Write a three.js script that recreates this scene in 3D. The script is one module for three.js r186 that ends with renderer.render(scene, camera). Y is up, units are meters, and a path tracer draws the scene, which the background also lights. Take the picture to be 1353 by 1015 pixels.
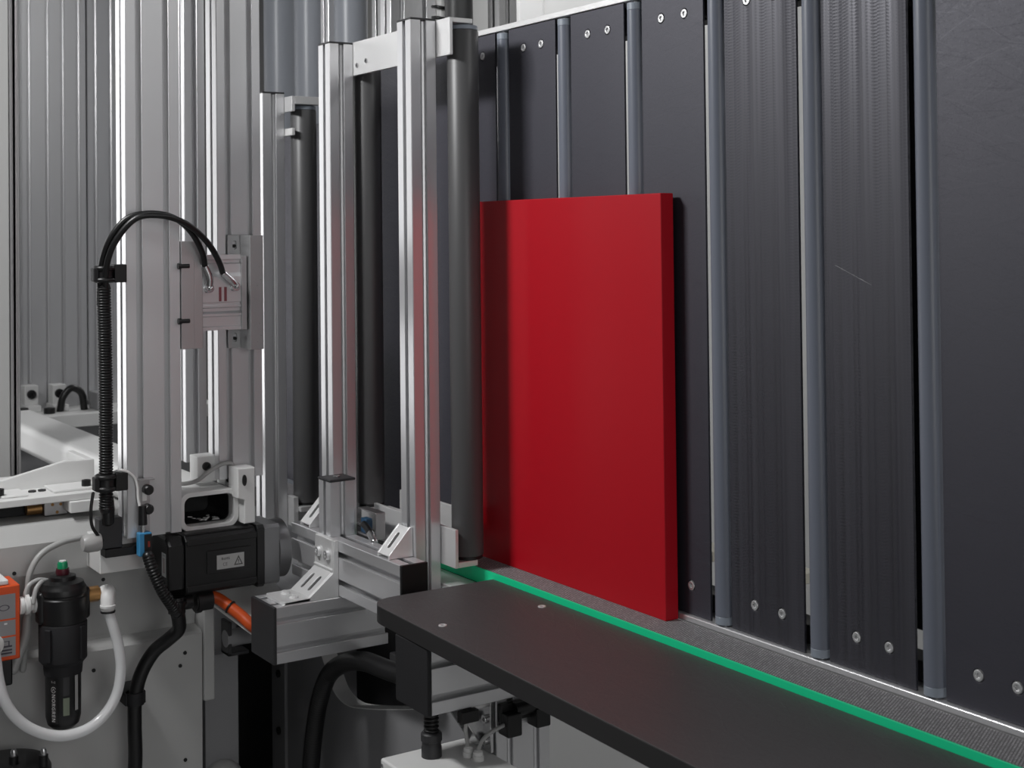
import * as THREE from 'three';
import { RoundedBoxGeometry } from 'three/addons/geometries/RoundedBoxGeometry.js';
import { mergeGeometries, toCreasedNormals } from 'three/addons/utils/BufferGeometryUtils.js';
import { RectAreaLightUniformsLib } from 'three/addons/lights/RectAreaLightUniformsLib.js';

// ---------------------------------------------------------------- camera, light, exposure
// World: x runs along the board wall (towards the viewer's right), y up, z out of the wall. Metres.
const scene = new THREE.Scene();
const V = (x, y, z) => new THREE.Vector3(x, y, z);
const W = 1353, H = 1015, FOCAL = 1838.8;
const camera = new THREE.PerspectiveCamera(2 * Math.atan(H / 2 / FOCAL) * 180 / Math.PI, W / H, 0.05, 40);
camera.position.set(2.11003, 1.50376, 1.42564);
camera.up.set(0.0198313, 0.9998033, -0.0000631);
camera.lookAt(2.11003 - 0.837115, 1.50376 + 0.0165698, 1.42564 - 0.546776);
camera.setViewOffset(W, H, -0.25, 229.24, W, H);                    // a shifted lens, as in product photography
camera.focus = 2.35;
camera.userData.fStop = 9;
scene.add(camera);

const renderer = new THREE.WebGLRenderer({ antialias: true });
renderer.toneMapping = THREE.LinearToneMapping;
renderer.toneMappingExposure = 1.0;
renderer.shadowMap.enabled = true;
RectAreaLightUniformsLib.init();
scene.background = new THREE.Color(0x0b0b0c);

const KEY = 82, SIDE = 1.3, RIGHT = 1.6, CEIL = 1.8, BACK = 9.5;                     // radiance of the softboxes and of the added ceiling panels
const lamps = [];                                                      // filled below by softbox() and ceilingPanel()

// ---------------------------------------------------------------- helpers
let seed = 7;
const rnd = () => { seed = (seed * 1664525 + 1013904223) >>> 0; return seed / 4294967296; };
const taken = {};
function numbered(name) { const n = taken[name] = (taken[name] ?? -1) + 1; return n ? `${name}_${String(n).padStart(3, '0')}` : name; }
function finish(m) { m.castShadow = true; m.receiveShadow = true; return m; }
function tag(o, label, category, group) { o.userData = { label, category }; if (group) o.userData.group = group; return o; }
function thing(name, label, category, [x, y, z] = [0, 0, 0], group) {
  const o = new THREE.Group(); o.name = numbered(name); o.position.set(x, y, z); scene.add(o);
  return tag(o, label, category, group);
}
function part(parent, name, geo, mat, [x, y, z] = [0, 0, 0], label) {
  const m = finish(new THREE.Mesh(geo, mat)); m.name = name; m.position.set(x, y, z); parent.add(m);
  if (label) m.userData.label = label;
  return m;
}
function solo(name, label, category, geo, mat, pos = [0, 0, 0], group) {
  const m = finish(new THREE.Mesh(geo, mat)); m.name = numbered(name); m.position.set(...pos); scene.add(m);
  return tag(m, label, category, group);
}
function struct(name, geo, mat, pos = [0, 0, 0]) {
  const m = finish(new THREE.Mesh(geo, mat)); m.name = name; m.position.set(...pos); m.userData.kind = 'structure'; scene.add(m); return m;
}
const clean = (g) => { const q = g.index ? g.toNonIndexed() : g; for (const k of Object.keys(q.attributes)) if (!['position', 'normal', 'uv'].includes(k)) q.deleteAttribute(k); return q; };
const merge = (list) => mergeGeometries(list.map(clean));
const at = (g, x = 0, y = 0, z = 0) => g.translate(x, y, z);
const boxUV = (g, w, h, d) => {                                         // uv in metres by the dominant normal
  const p = g.attributes.position, n = g.attributes.normal, u = g.attributes.uv;
  for (let i = 0; i < p.count; i++) {
    const a = [Math.abs(n.getX(i)), Math.abs(n.getY(i)), Math.abs(n.getZ(i))], k = a.indexOf(Math.max(...a));
    u.setXY(i, k === 0 ? p.getZ(i) : p.getX(i), k === 1 ? p.getZ(i) : p.getY(i));
  }
  return g;
};
const box = (w, h, d, r = 0.0012) => boxUV(new RoundedBoxGeometry(w, h, d, 2, Math.min(r, w / 2.05, h / 2.05, d / 2.05)));
// box given by its two corners
const span = (x0, x1, y0, y1, z0, z1, r) => at(box(x1 - x0, y1 - y0, z1 - z0, r), (x0 + x1) / 2, (y0 + y1) / 2, (z0 + z1) / 2);
const cyl = (r, h, seg = 32, r2 = r) => new THREE.CylinderGeometry(r2, r, h, seg, 1);
const lathe = (pts, seg = 40) => toCreasedNormals(new THREE.LatheGeometry(pts.map(([r, y]) => new THREE.Vector2(r * 1000, y * 1000)), seg), 0.6).scale(0.001, 0.001, 0.001);   // in millimetres: the crease test rounds positions
const poly = (pts) => { const s = new THREE.Shape(); pts.forEach(([x, y], i) => i ? s.lineTo(x, y) : s.moveTo(x, y)); s.closePath(); return s; };
const circle = (x, y, r) => { const p = new THREE.Path(); p.absarc(x, y, r, 0, Math.PI * 2, true); return p; };
const slotHole = (x, y, w, h) => { const p = new THREE.Path(), r = w / 2, k = h / 2 - r; p.absarc(x, y + k, r, 0, Math.PI, false); p.absarc(x, y - k, r, Math.PI, Math.PI * 2, false); return p; };
const extrude = (shape, depth, bevel = 0, seg = 10) => new THREE.ExtrudeGeometry(shape, bevel
  ? { depth: depth - 2 * bevel, bevelEnabled: true, bevelSize: bevel, bevelThickness: bevel, bevelOffset: -bevel, bevelSegments: 2, curveSegments: seg }
  : { depth, bevelEnabled: false, curveSegments: seg }).translate(0, 0, bevel);
// shape drawn in (z, y), thickness along +x from x0: the drawing's first axis is world z
const alongX = (shape, x0, x1, bevel = 0) => at(extrude(shape, x1 - x0, bevel).rotateY(Math.PI / 2).scale(1, 1, -1), x0, 0, 0);
function flip(g) {                                                      // turns the winding after a mirror
  const q = clean(g), p = q.attributes;
  for (const k of Object.keys(p)) { const a = p[k], s = a.itemSize; for (let i = 0; i < a.count; i += 3) for (let j = 0; j < s; j++) { const t = a.array[(i + 1) * s + j]; a.array[(i + 1) * s + j] = a.array[(i + 2) * s + j]; a.array[(i + 2) * s + j] = t; } }
  return q;
}
const slabX = (pts, x0, x1, bevel = 0.001, holes = []) => {             // pts are [z, y]
  const s = poly(pts.map(([z, y]) => [-z, y])); for (const h of holes) s.holes.push(h);
  return at(extrude(s, x1 - x0, bevel).rotateY(Math.PI / 2), x0, 0, 0);
};
const plateY = (pts, y0, y1, bevel = 0.001) => at(extrude(poly(pts.map(([x, z]) => [x, -z])), y1 - y0, bevel).rotateX(-Math.PI / 2), 0, y0, 0);
function sweep(pts, r, { seg = 90, radial = 14, ring = null } = {}) {   // a round hose along points; ring(length in metres) scales the radius
  const c = new THREE.CatmullRomCurve3(pts.map((p) => V(...p)), false, 'centripetal'), g = new THREE.TubeGeometry(c, seg, r, radial, false);
  if (ring) {
    const p = g.attributes.position, L = c.getLength();
    for (let i = 0; i <= seg; i++) {
      const q = c.getPointAt(i / seg), k = ring(i / seg * L);
      for (let j = 0; j <= radial; j++) { const n = i * (radial + 1) + j; p.setXYZ(n, q.x + (p.getX(n) - q.x) * k, q.y + (p.getY(n) - q.y) * k, q.z + (p.getZ(n) - q.z) * k); }
    }
    g.computeVertexNormals();
  }
  const caps = [0, 1].map((e) => { const d = new THREE.SphereGeometry(r * 0.98, radial, 6); const q = c.getPointAt(e); return d.translate(q.x, q.y, q.z); });
  return merge([g, ...caps]);
}
const corrugated = (pitch, depth) => (s) => 1 - depth * (0.5 - 0.5 * Math.cos(2 * Math.PI * s / pitch)) ** 2;
// hexagon-socket head, axis +z, underside at z = 0
function boltHead(r, h) {
  const ring = new THREE.Shape(); ring.absarc(0, 0, r, 0, Math.PI * 2, false);
  const hex = new THREE.Path(); for (let k = 0; k < 6; k++) { const a = -k * Math.PI / 3, q = r * 0.5; k ? hex.lineTo(q * Math.cos(a), q * Math.sin(a)) : hex.moveTo(q, 0); } hex.closePath();
  ring.holes.push(hex);
  return merge([extrude(ring, h, r * 0.1, 20), at(new THREE.CircleGeometry(r * 0.55, 12), 0, 0, h * 0.35)]);
}
const bolt = { z: (r, h) => boltHead(r, h), x: (r, h) => boltHead(r, h).rotateY(Math.PI / 2), y: (r, h) => boltHead(r, h).rotateX(-Math.PI / 2) };

// slotted aluminium profile, section centred on the origin in x, y, extruded from z = 0
function profileShape(w, h, nw, nh, s = 0.0112, d = 0.0135) {
  const pts = [], c = 0.0011, l = 0.0006, lip = 0.0042, hw = Math.min(w / nw, h / nh) / 2 - d - 0.0003;   // undercut T-slots
  const side = (len, n, put) => {                                       // along one side, from its start corner to its end corner
    put(c, 0);
    for (let k = 0; k < n; k++) {
      const m = len * (k + 0.5) / n, a = m - s / 2, b = m + s / 2;
      put(a - l, 0); put(a, l); put(a, lip); put(m - hw, lip); put(m - hw, d * 0.72); put(m - 0.004, d); put(m + 0.004, d); put(m + hw, d * 0.72); put(m + hw, lip); put(b, lip); put(b, l); put(b + l, 0);
    }
    put(len - c, 0);
  };
  side(w, nw, (t, q) => pts.push([-w / 2 + t, -h / 2 + q]));
  side(h, nh, (t, q) => pts.push([w / 2 - q, -h / 2 + t]));
  side(w, nw, (t, q) => pts.push([w / 2 - t, h / 2 - q]));
  side(h, nh, (t, q) => pts.push([-w / 2 + q, h / 2 - t]));
  return poly(pts);
}
const U = 0.0525;                                                       // one profile module
const profY = (w, d, nw, nd, L) => extrude(profileShape(w, d, nw, nd), L).rotateX(-Math.PI / 2);          // w along x, d along z, from y = 0 up
const profX = (h, d, nh, nd, L) => extrude(profileShape(d, h, nd, nh), L).rotateY(Math.PI / 2);           // h along y, d along z, from x = 0
const profZ = (w, h, nw, nh, L) => extrude(profileShape(w, h, nw, nh), L);                                // w along x, h along y, from z = 0

// ---------------------------------------------------------------- materials and their textures
const canvas = (w, h, paint, srgb = false) => {
  const c = document.createElement('canvas'); c.width = w; c.height = h; paint(c.getContext('2d'), w, h);
  const t = new THREE.CanvasTexture(c); t.wrapS = t.wrapT = THREE.RepeatWrapping; t.anisotropy = 8; if (srgb) t.colorSpace = THREE.SRGBColorSpace; return t;
};
const scaled = (t, x, y) => { const c = t.clone(); c.repeat.set(x, y); c.needsUpdate = true; return c; };
const grey = (v, a = 1) => `rgba(${v},${v},${v},${a})`;
function speckle(g, w, h, n, lo, hi, size) { for (let i = 0; i < n; i++) { g.fillStyle = grey(lo + (hi - lo) * rnd() | 0, 0.5); const q = size * (0.5 + rnd()); g.fillRect(rnd() * w, rnd() * h, q, q); } }
function arcs(g, w, h, n, v, alpha) {                                   // scuffs left by sliding panels
  for (let i = 0; i < n; i++) {
    const x = rnd() * w, y = rnd() * h, a = (rnd() - 0.5) * 1.2, L = 30 + rnd() * 220;
    g.strokeStyle = grey(v, alpha * (0.3 + rnd())); g.lineWidth = 0.6 + rnd() * 1.1; g.beginPath(); g.moveTo(x, y);
    g.quadraticCurveTo(x + Math.cos(a) * L * 0.5, y + Math.sin(a) * L * 0.5 + (rnd() - 0.5) * 26, x + Math.cos(a) * L, y + Math.sin(a) * L); g.stroke();
  }
}
const laminateRough = canvas(1024, 1024, (g, w, h) => { g.fillStyle = grey(150); g.fillRect(0, 0, w, h); speckle(g, w, h, 26000, 110, 195, 3); arcs(g, w, h, 520, 225, 0.3); arcs(g, w, h, 260, 70, 0.35); });
const laminateBump = canvas(1024, 1024, (g, w, h) => { g.fillStyle = grey(128); g.fillRect(0, 0, w, h); speckle(g, w, h, 40000, 100, 156, 2.4); arcs(g, w, h, 260, 80, 0.16); });
const laminateColor = canvas(1024, 1024, (g, w, h) => { g.fillStyle = grey(228); g.fillRect(0, 0, w, h); speckle(g, w, h, 30000, 205, 250, 3); arcs(g, w, h, 130, 255, 0.2); }, true);
const wornRough = canvas(512, 1024, (g, w, h) => {                      // lengthwise polished bands with fine cross ribs
  g.fillStyle = grey(150); g.fillRect(0, 0, w, h);
  for (let i = 0; i < 90; i++) { g.fillStyle = grey(90 + rnd() * 120 | 0, 0.25); g.fillRect(rnd() * w, 0, 3 + rnd() * 22, h); }
  for (let k = 0; k < 64; k++) { const x = rnd() * w, b = 6 + rnd() * 16, v = rnd() < 0.5 ? 230 : 70; for (let y = rnd() * 8; y < h; y += 8) { g.fillStyle = grey(v, 0.3); g.fillRect(x, y, b, 3); } }
});
const wornColor = canvas(512, 1024, (g, w, h) => {
  g.fillStyle = grey(225); g.fillRect(0, 0, w, h);
  for (let i = 0; i < 60; i++) { g.fillStyle = grey(rnd() < 0.5 ? 120 : 255, 0.22); g.fillRect(rnd() * w, 0, 3 + rnd() * 18, h); }
  for (let k = 0; k < 50; k++) { const x = rnd() * w, b = 6 + rnd() * 16; for (let y = rnd() * 8; y < h; y += 8) { g.fillStyle = grey(255, 0.28); g.fillRect(x, y, b, 3); } }
}, true);
const weaveBump = canvas(512, 512, (g, w, h) => {
  g.fillStyle = grey(60); g.fillRect(0, 0, w, h);
  for (let y = 0; y < 32; y++) for (let x = 0; x < 32; x++) { g.fillStyle = grey(200 + rnd() * 40 | 0); g.beginPath(); g.ellipse(x * 16 + (y % 2 ? 8 : 0) + 4, y * 16 + 8, 5.4, 4.6, 0, 0, 7); g.fill(); }
});
const weaveColor = canvas(512, 512, (g, w, h) => {
  g.fillStyle = grey(120); g.fillRect(0, 0, w, h);
  for (let y = 0; y < 32; y++) for (let x = 0; x < 32; x++) { g.fillStyle = grey(200 + rnd() * 55 | 0); g.beginPath(); g.ellipse(x * 16 + (y % 2 ? 8 : 0) + 4, y * 16 + 8, 5.4, 4.6, 0, 0, 7); g.fill(); }
}, true);
const castBump = canvas(512, 512, (g, w, h) => { g.fillStyle = grey(128); g.fillRect(0, 0, w, h); speckle(g, w, h, 14000, 70, 190, 5); });
const castRough = canvas(512, 512, (g, w, h) => { g.fillStyle = grey(180); g.fillRect(0, 0, w, h); speckle(g, w, h, 6000, 130, 230, 14); });
const drawnRough = canvas(512, 512, (g, w, h) => { g.fillStyle = grey(165); g.fillRect(0, 0, w, h); for (let i = 0; i < 420; i++) { g.fillStyle = grey(130 + rnd() * 80 | 0, 0.3); g.fillRect(rnd() * w, 0, 1 + rnd() * 3, h); } });

const std = (o) => new THREE.MeshStandardMaterial(o), phys = (o) => new THREE.MeshPhysicalMaterial(o);
const M = {
  alu: std({ color: 0xdcdcde, metalness: 0.68, roughness: 0.33, name: 'anodised aluminium' }),
  cast: std({ color: 0xe9e9e9, metalness: 0.55, roughness: 0.62, roughnessMap: scaled(castRough, 14, 14), bumpMap: scaled(castBump, 20, 20), bumpScale: 0.0006 }),
  steel: std({ color: 0xcfcfd0, metalness: 1, roughness: 0.24 }),
  gearMetal: std({ color: 0x858587, metalness: 0.8, roughness: 0.42 }),
  tableCore: std({ color: 0x1d1c1d, roughness: 0.55 }),
  screw: std({ color: 0xe2e2e3, metalness: 0.85, roughness: 0.42 }),
  plateSteel: std({ color: 0xb4b4b5, metalness: 0.75, roughness: 0.5, roughnessMap: scaled(castRough, 9, 9) }),
  satin: std({ color: 0xb9b7b8, metalness: 1, roughness: 0.4 }),
  black: std({ color: 0x0f0f10, roughness: 0.42 }),
  blackMatt: std({ color: 0x17171a, roughness: 0.7 }),
  capDark: std({ color: 0x2c2c2e, roughness: 0.5 }),
  rubber: std({ color: 0x111112, roughness: 0.38 }),
  laminate: phys({ color: 0x2d2c36, specularColor: 0xebebf5, ior: 1.86, roughness: 1.0, roughnessMap: scaled(laminateRough, 2.4, 2.4), bumpMap: scaled(laminateBump, 3.3, 3.3), bumpScale: 0.0005, map: scaled(laminateColor, 2.7, 2.7) }),
  worn: phys({ color: 0x26252d, specularColor: 0xebebf5, ior: 1.86, roughness: 1.0, roughnessMap: scaled(wornRough, 5.2, 1.7), map: scaled(wornColor, 5.2, 1.7), bumpMap: scaled(laminateBump, 3.3, 3.3), bumpScale: 0.0003 }),
  tableTop: std({ color: 0x504e4f, roughness: 0.85, roughnessMap: scaled(laminateRough, 1.9, 1.9), bumpMap: scaled(laminateBump, 2.9, 2.9), bumpScale: 0.0005, map: scaled(laminateColor, 2.1, 2.1) }),
  pipe: std({ color: 0x6f7480, roughness: 0.36 }),
  backPipe: std({ color: 0xa2a6ae, roughness: 0.34 }),
  pipeCollar: std({ color: 0x8d95a0, roughness: 0.4 }),
  darkRoller: std({ color: 0x525253, roughness: 0.42 }),
  red: phys({ color: 0xb4041a, roughness: 0.5, specularIntensity: 0.7 }),
  green: std({ color: 0x0bdc9b, roughness: 0.5 }),
  belt: std({ color: 0xd2d0d3, roughness: 0.62, map: scaled(weaveColor, 7, 7), bumpMap: scaled(weaveBump, 7, 7), bumpScale: 0.0009 }),
  white: std({ color: 0xe3e3e2, roughness: 0.42 }),
  body: std({ color: 0xb8b8b7, roughness: 0.45 }),
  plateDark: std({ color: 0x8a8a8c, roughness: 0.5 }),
  bodyDeep: std({ color: 0x8e8e90, roughness: 0.5 }),
  wall: std({ color: 0xd4d4d3, roughness: 0.85 }),
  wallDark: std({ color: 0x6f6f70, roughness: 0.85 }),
  floor: std({ color: 0xa2a2a2, roughness: 0.5 }),
  ceiling: std({ color: 0x8d8d8c, roughness: 0.9 }),
  cream: std({ color: 0xdedacb, roughness: 0.6 }),
  frameBlack: std({ color: 0x1b1b1d, roughness: 0.6 }),
  orange: std({ color: 0xd8501a, roughness: 0.45 }),
  orangeCable: std({ color: 0xbf4c1c, roughness: 0.4 }),
  greyCable: std({ color: 0xa9a9a8, roughness: 0.4 }),
  blueDark: std({ color: 0x284a66, roughness: 0.4 }),
  blue: std({ color: 0x3f8fc0, roughness: 0.4 }),
  greenKnob: std({ color: 0x0f8a5c, roughness: 0.35 }),
  maroon: std({ color: 0x4a1420, roughness: 0.4 }),
  brass: std({ color: 0xb48a5a, metalness: 0.9, roughness: 0.35 }),
  hose: phys({ color: 0xfbfcfd, roughness: 0.2, transmission: 0.32, thickness: 0, ior: 1.45 }),
  bowl: phys({ color: 0x8f9a86, roughness: 0.2, transmission: 0.35, thickness: 0 }),
};

// ---------------------------------------------------------------- the room
const R = { x0: -5.2, x1: 4.6, z0: -2.3, z1: 4.6, top: 3.5, t: 0.12 };
struct('floor', span(R.x0 - R.t, R.x1 + R.t, -0.12, 0, R.z0 - R.t, R.z1 + R.t, 0.001), M.floor);
struct('ceiling', span(R.x0 - R.t, R.x1 + R.t, R.top, R.top + 0.12, R.z0 - R.t, R.z1 + R.t, 0.001), M.ceiling);
struct('wall_back', span(R.x0 - R.t, R.x1 + R.t, 0, R.top, R.z0 - R.t, R.z0, 0.001), M.wall);
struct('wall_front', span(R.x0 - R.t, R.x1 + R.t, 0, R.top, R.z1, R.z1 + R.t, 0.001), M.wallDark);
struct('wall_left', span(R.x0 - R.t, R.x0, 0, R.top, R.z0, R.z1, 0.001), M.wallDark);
struct('wall_right', span(R.x1, R.x1 + R.t, 0, R.top, R.z0, R.z1, 0.001), M.wall);
struct('trim_1', span(-3.43, -3.3, 0, R.top, -2.3, -2.16, 0.004), std({ color: 0xf4f4f4, roughness: 0.6 }));                        // white pilaster of the rear wall

function areaLamp(name, label, pos, target, w, h, radiance, glow) {
  const g = thing(name, label, name === 'softbox' ? 'softbox' : 'ceiling light', pos);
  const look = new THREE.Object3D(); look.position.set(...pos); look.up.set(0, 0.999, 0.04); look.lookAt(...target); g.quaternion.copy(look.quaternion);   // +z of the lamp faces the target
  part(g, 'housing', merge([at(box(w + 0.06, h + 0.06, 0.05, 0.01), 0, 0, -0.04)]), M.blackMatt);
  const e = std({ color: 0xffffff, emissive: 0xffffff, emissiveIntensity: glow, roughness: 0.9, name: 'lamp diffuser' });
  part(g, 'lamp_diffuser', box(w, h, 0.012, 0.002), e, [0, 0, -0.008]);
  const l = new THREE.RectAreaLight(0xffffff, radiance, w, h); l.position.set(0, 0, 0.004); l.rotation.y = Math.PI; g.add(l); lamps.push(l);
  return g;
}
areaLamp('softbox', 'small studio softbox high in front of the board wall', [-0.34, 2.45, 1.5], [0.2, 1.35, 0], 0.50, 0.20, KEY, 1.0);
areaLamp('softbox', 'tall studio softbox at the far left end of the hall', [-4.6, 1.45, 1.9], [0.0, 1.45, 1.0], 2.6, 2.6, SIDE, 1.0);
areaLamp('softbox', 'soft fill light at the right end of the hall', [4.2, 1.7, 1.0], [-0.5, 1.3, 0.45], 1.4, 1.8, RIGHT, 1.0);
for (const [x, z, b, where] of [[-2.75, -1.5, BACK, 'near the rear wall at the far end'], [2.8, -1.2, BACK, 'right of the board wall'], [1.9, 2.6, CEIL, 'above the camera']])  // panels added out of view to brighten the walls and the side faces
  areaLamp('added_ceiling_light', `added unseen ceiling light panel ${where}`, [x, R.top - 0.06, z], [x, 0, z + 0.001], 1.2, 0.6, b, 1.0);

// ---------------------------------------------------------------- the board wall with its upright rollers
const Y0 = 0.905, Y1 = 1.887;                                           // foot and top of the boards
function boardGeo(x0 = -0.0785) {
  const s = poly([[x0, 0], [0.0735, 0], [0.0735, Y1 - Y0], [x0, Y1 - Y0]]);
  for (const x of [-0.0285, 0.0285]) for (const y of [0.045, 0.9426]) s.holes.push(circle(x, y, 0.0085));
  return extrude(s, 0.004, 0.0006, 20).translate(0, 0, -0.004);
}
const board0 = boardGeo(), screwGeo = boltHead(0.0072, 0.004);
const boardNames = {
  '-1': 'wide black laminate end board behind the two tall posts and the front press roller', 0: 'black laminate wall board above the left half of the red panel', 1: 'black laminate wall board above the right half of the red panel',
  2: 'black laminate wall board just right of the red panel', 3: 'black worn wall board with fine lengthwise streaks, first right of the red panel', 4: 'black worn wall board with long pale scratch, second right of the red panel', 5: 'plain dark laminate wall board cut by the right picture edge', 6: 'dark laminate wall board outside the right picture edge',
};
for (let i = -1; i <= 6; i++) {
  const t = thing('wall_board', boardNames[i], 'board', [0.2 * i, Y0, 0]);
  const worn = i === 3 || i === 4;
  let g = board0;
  { g = i < 0 ? boardGeo(-0.49) : board0.clone(); const u = g.attributes.uv; for (let k = 0; k < u.count; k++) u.setXY(k, u.getX(k) + i * 0.37, u.getY(k) + i * 0.21); }
  part(t, 'board_panel', g, worn ? M.worn : M.laminate);
  if (i === 4) part(t, 'scratch', at(box(0.070, 0.0005, 0.0003, 0.0001).rotateZ(-0.378), -0.0252, 0.5374, 0.0001), M.plateSteel, [0, 0, 0], 'long pale scratch');
  for (const x of [-0.0285, 0.0285]) for (const y of [0.045, 0.9426]) part(t, 'screw', screwGeo, M.screw, [x, y, -0.003]);
}
const RX = (k) => 0.1009 + 0.2 * k;                                    // roller axes
const rollerSpots = {
  '-1': 'grey upright wall roller half in the shadow of the front post',
  0: 'blue grey upright wall roller above the centre of the red panel', 1: 'blue grey upright wall roller above the right third of the red panel', 2: 'blue grey upright wall roller first to the right of the red panel', 3: 'blue grey upright wall roller second to the right of the red panel', 4: 'blue grey upright wall roller third to the right of the red panel', 5: 'blue grey upright wall roller outside the right picture edge',
};
{
  const body = lathe([[0, 0.012], [0.0142, 0.012], [0.0145, 0.0124], [0.0145, Y1 - Y0 - 0.0184], [0.0142, Y1 - Y0 - 0.018], [0, Y1 - Y0 - 0.018]], 64);
  const collar = lathe([[0, 0], [0.0141, 0], [0.0146, 0.0006], [0.0146, 0.0112], [0.0141, 0.0118], [0, 0.0118]], 64);
  for (let k = -1; k <= 5; k++) {
    const t = thing('wall_roller', rollerSpots[k], 'roller', [RX(k), Y0 + 0.002, -0.0044]);
    part(t, 'roller_tube', body, M.pipe); part(t, 'end_collar', collar, M.pipeCollar); part(t, 'end_collar', collar, M.pipeCollar, [0, Y1 - Y0 - 0.018, 0]);
    part(t, 'axle', at(cyl(0.004, Y1 - Y0 - 0.004, 12), 0, (Y1 - Y0) / 2 - 0.002, 0), M.steel);
  }
}
solo('wall_cap_strip', 'pale aluminium strip capping the top of the board wall', 'strip', span(-0.68, 1.36, Y1 + 0.0005, Y1 + 0.011, -0.05, 0.004, 0.001), M.cast);
{
  const t = thing('wall_foot_rail', 'bright metal rail under the feet of the wall boards', 'rail', [0, 0, 0]);
  part(t, 'rail_bar', span(-0.68, 1.36, 0.8935, 0.9046, -0.05, 0.0085, 0.003), M.alu);
  for (let k = -1; k <= 5; k++) part(t, 'roller_bearing', at(cyl(0.006, 0.0026, 20), RX(k), 0.9059, -0.0044), M.steel);
}
for (const [y0, y1, n] of [[1.838, 1.886, 'upper'], [0.906, 0.934, 'lower']])
  solo('frame_rail', `black ${n} steel rail behind the wall boards, glimpsed through the gaps`, 'rail', span(-0.67, 1.34, y0, y1, -0.072, -0.032, 0.002), M.frameBlack);
solo('frame_upright', 'black upright behind the gap beside the rightmost wall roller', 'frame', span(0.735, 0.835, 0.958, 1.83, -0.125, -0.075, 0.002), M.frameBlack);
for (const [x, n] of [[0.345, 'first'], [0.535, 'second'], [0.725, 'third']])
  solo('frame_bracket', `small cream bracket low in the ${n} gap right of the red panel`, 'bracket', span(x - 0.03, x + 0.045, 0.968, 0.985, -0.125, -0.077, 0.002), M.cream);

// the panel on the belt
solo('red_panel', 'glossy red furniture panel standing on the belt against the rollers', 'panel', box(0.6, 0.67, 0.0258, 0.0014), M.red, [0.4086 - 0.3, 0.895 + 0.335, 0.0102 + 0.0129]);

// conveyor belt, its green edge and the bed under them
solo('conveyor_belt', 'dark grey woven conveyor belt running along the foot of the wall', 'belt', span(-1.3, 1.5, 0.889, 0.895, 0.0095, 0.0858, 0.002), M.belt);
solo('belt_guide_strip', 'bright green plastic guide strip along the outer edge of the belt', 'strip', span(-0.42, 1.5, 0.868, 0.8955, 0.0862, 0.0895, 0.0006), M.green);
solo('conveyor_bed', 'dark steel bed carrying the conveyor belt', 'conveyor bed', merge([span(-1.3, 1.5, 0.845, 0.8885, 0.012, 0.0858, 0.002)]), M.frameBlack);
solo('bed_plate', 'bare metal plate between the front post and the black table', 'plate', span(-0.3, -0.012, 0.862, 0.868, 0.0905, 0.145, 0.001), M.cast);
solo('wall_extension', 'dark grey board behind the dark press roller of the shorter post', 'board', span(-1.35, -0.75, 0.9, 1.77, -0.02, 0, 0.001), M.laminate);

// table
{
  const t = thing('work_table', 'black laminate side table with rounded corner beside the belt', 'table', [0, 0, 0]);
  const s = new THREE.Shape(), zf = (x) => 0.3425 + 0.0312 * (x - 0.026), r = 0.05;
  s.moveTo(-0.009, -0.0905); s.lineTo(1.5, -0.0905); s.lineTo(1.5, -zf(1.5)); s.lineTo(-0.009 + r, -zf(-0.009 + r)); s.quadraticCurveTo(-0.009, -zf(-0.009), -0.009, -zf(0) + r); s.closePath();
  part(t, 'table_core', at(extrude(s, 0.0285, 0.0008, 24).rotateX(-Math.PI / 2), 0, 0.855, 0), M.tableCore, [0, 0, 0], 'black cut edge');
  part(t, 'table_top', at(extrude(s, 0.0016, 0.0007, 24).rotateX(-Math.PI / 2), 0, 0.8834, 0), M.tableTop);
  for (const [x, z] of [[0.1953, 0.3147], [0.1943, 0.1241], [1.15, 0.3147], [1.15, 0.1241]]) part(t, 'screw', bolt.y(0.0068, 0.004), M.cast, [x, 0.8826, z]);
}
// beam under the table
{
  const t = thing('table_beam', 'aluminium profile beam with black end cap under the table', 'beam', [0.1435, 0.7995, 0.1]);
  part(t, 'profile_bar', profZ(2 * U, 2 * U, 2, 2, 0.236), M.alu);
  part(t, 'end_cap', at(box(2 * U + 0.001, 2 * U + 0.002, 0.008, 0.002), 0, 0, 0.24), M.blackMatt);
}
{
  const t = thing('table_leg', 'upright aluminium profile leg under the table beam', 'leg', [0.164, 0, 0.161]);
  part(t, 'profile_bar', profY(U, 2 * U, 1, 2, 0.746), M.alu);
}

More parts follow.
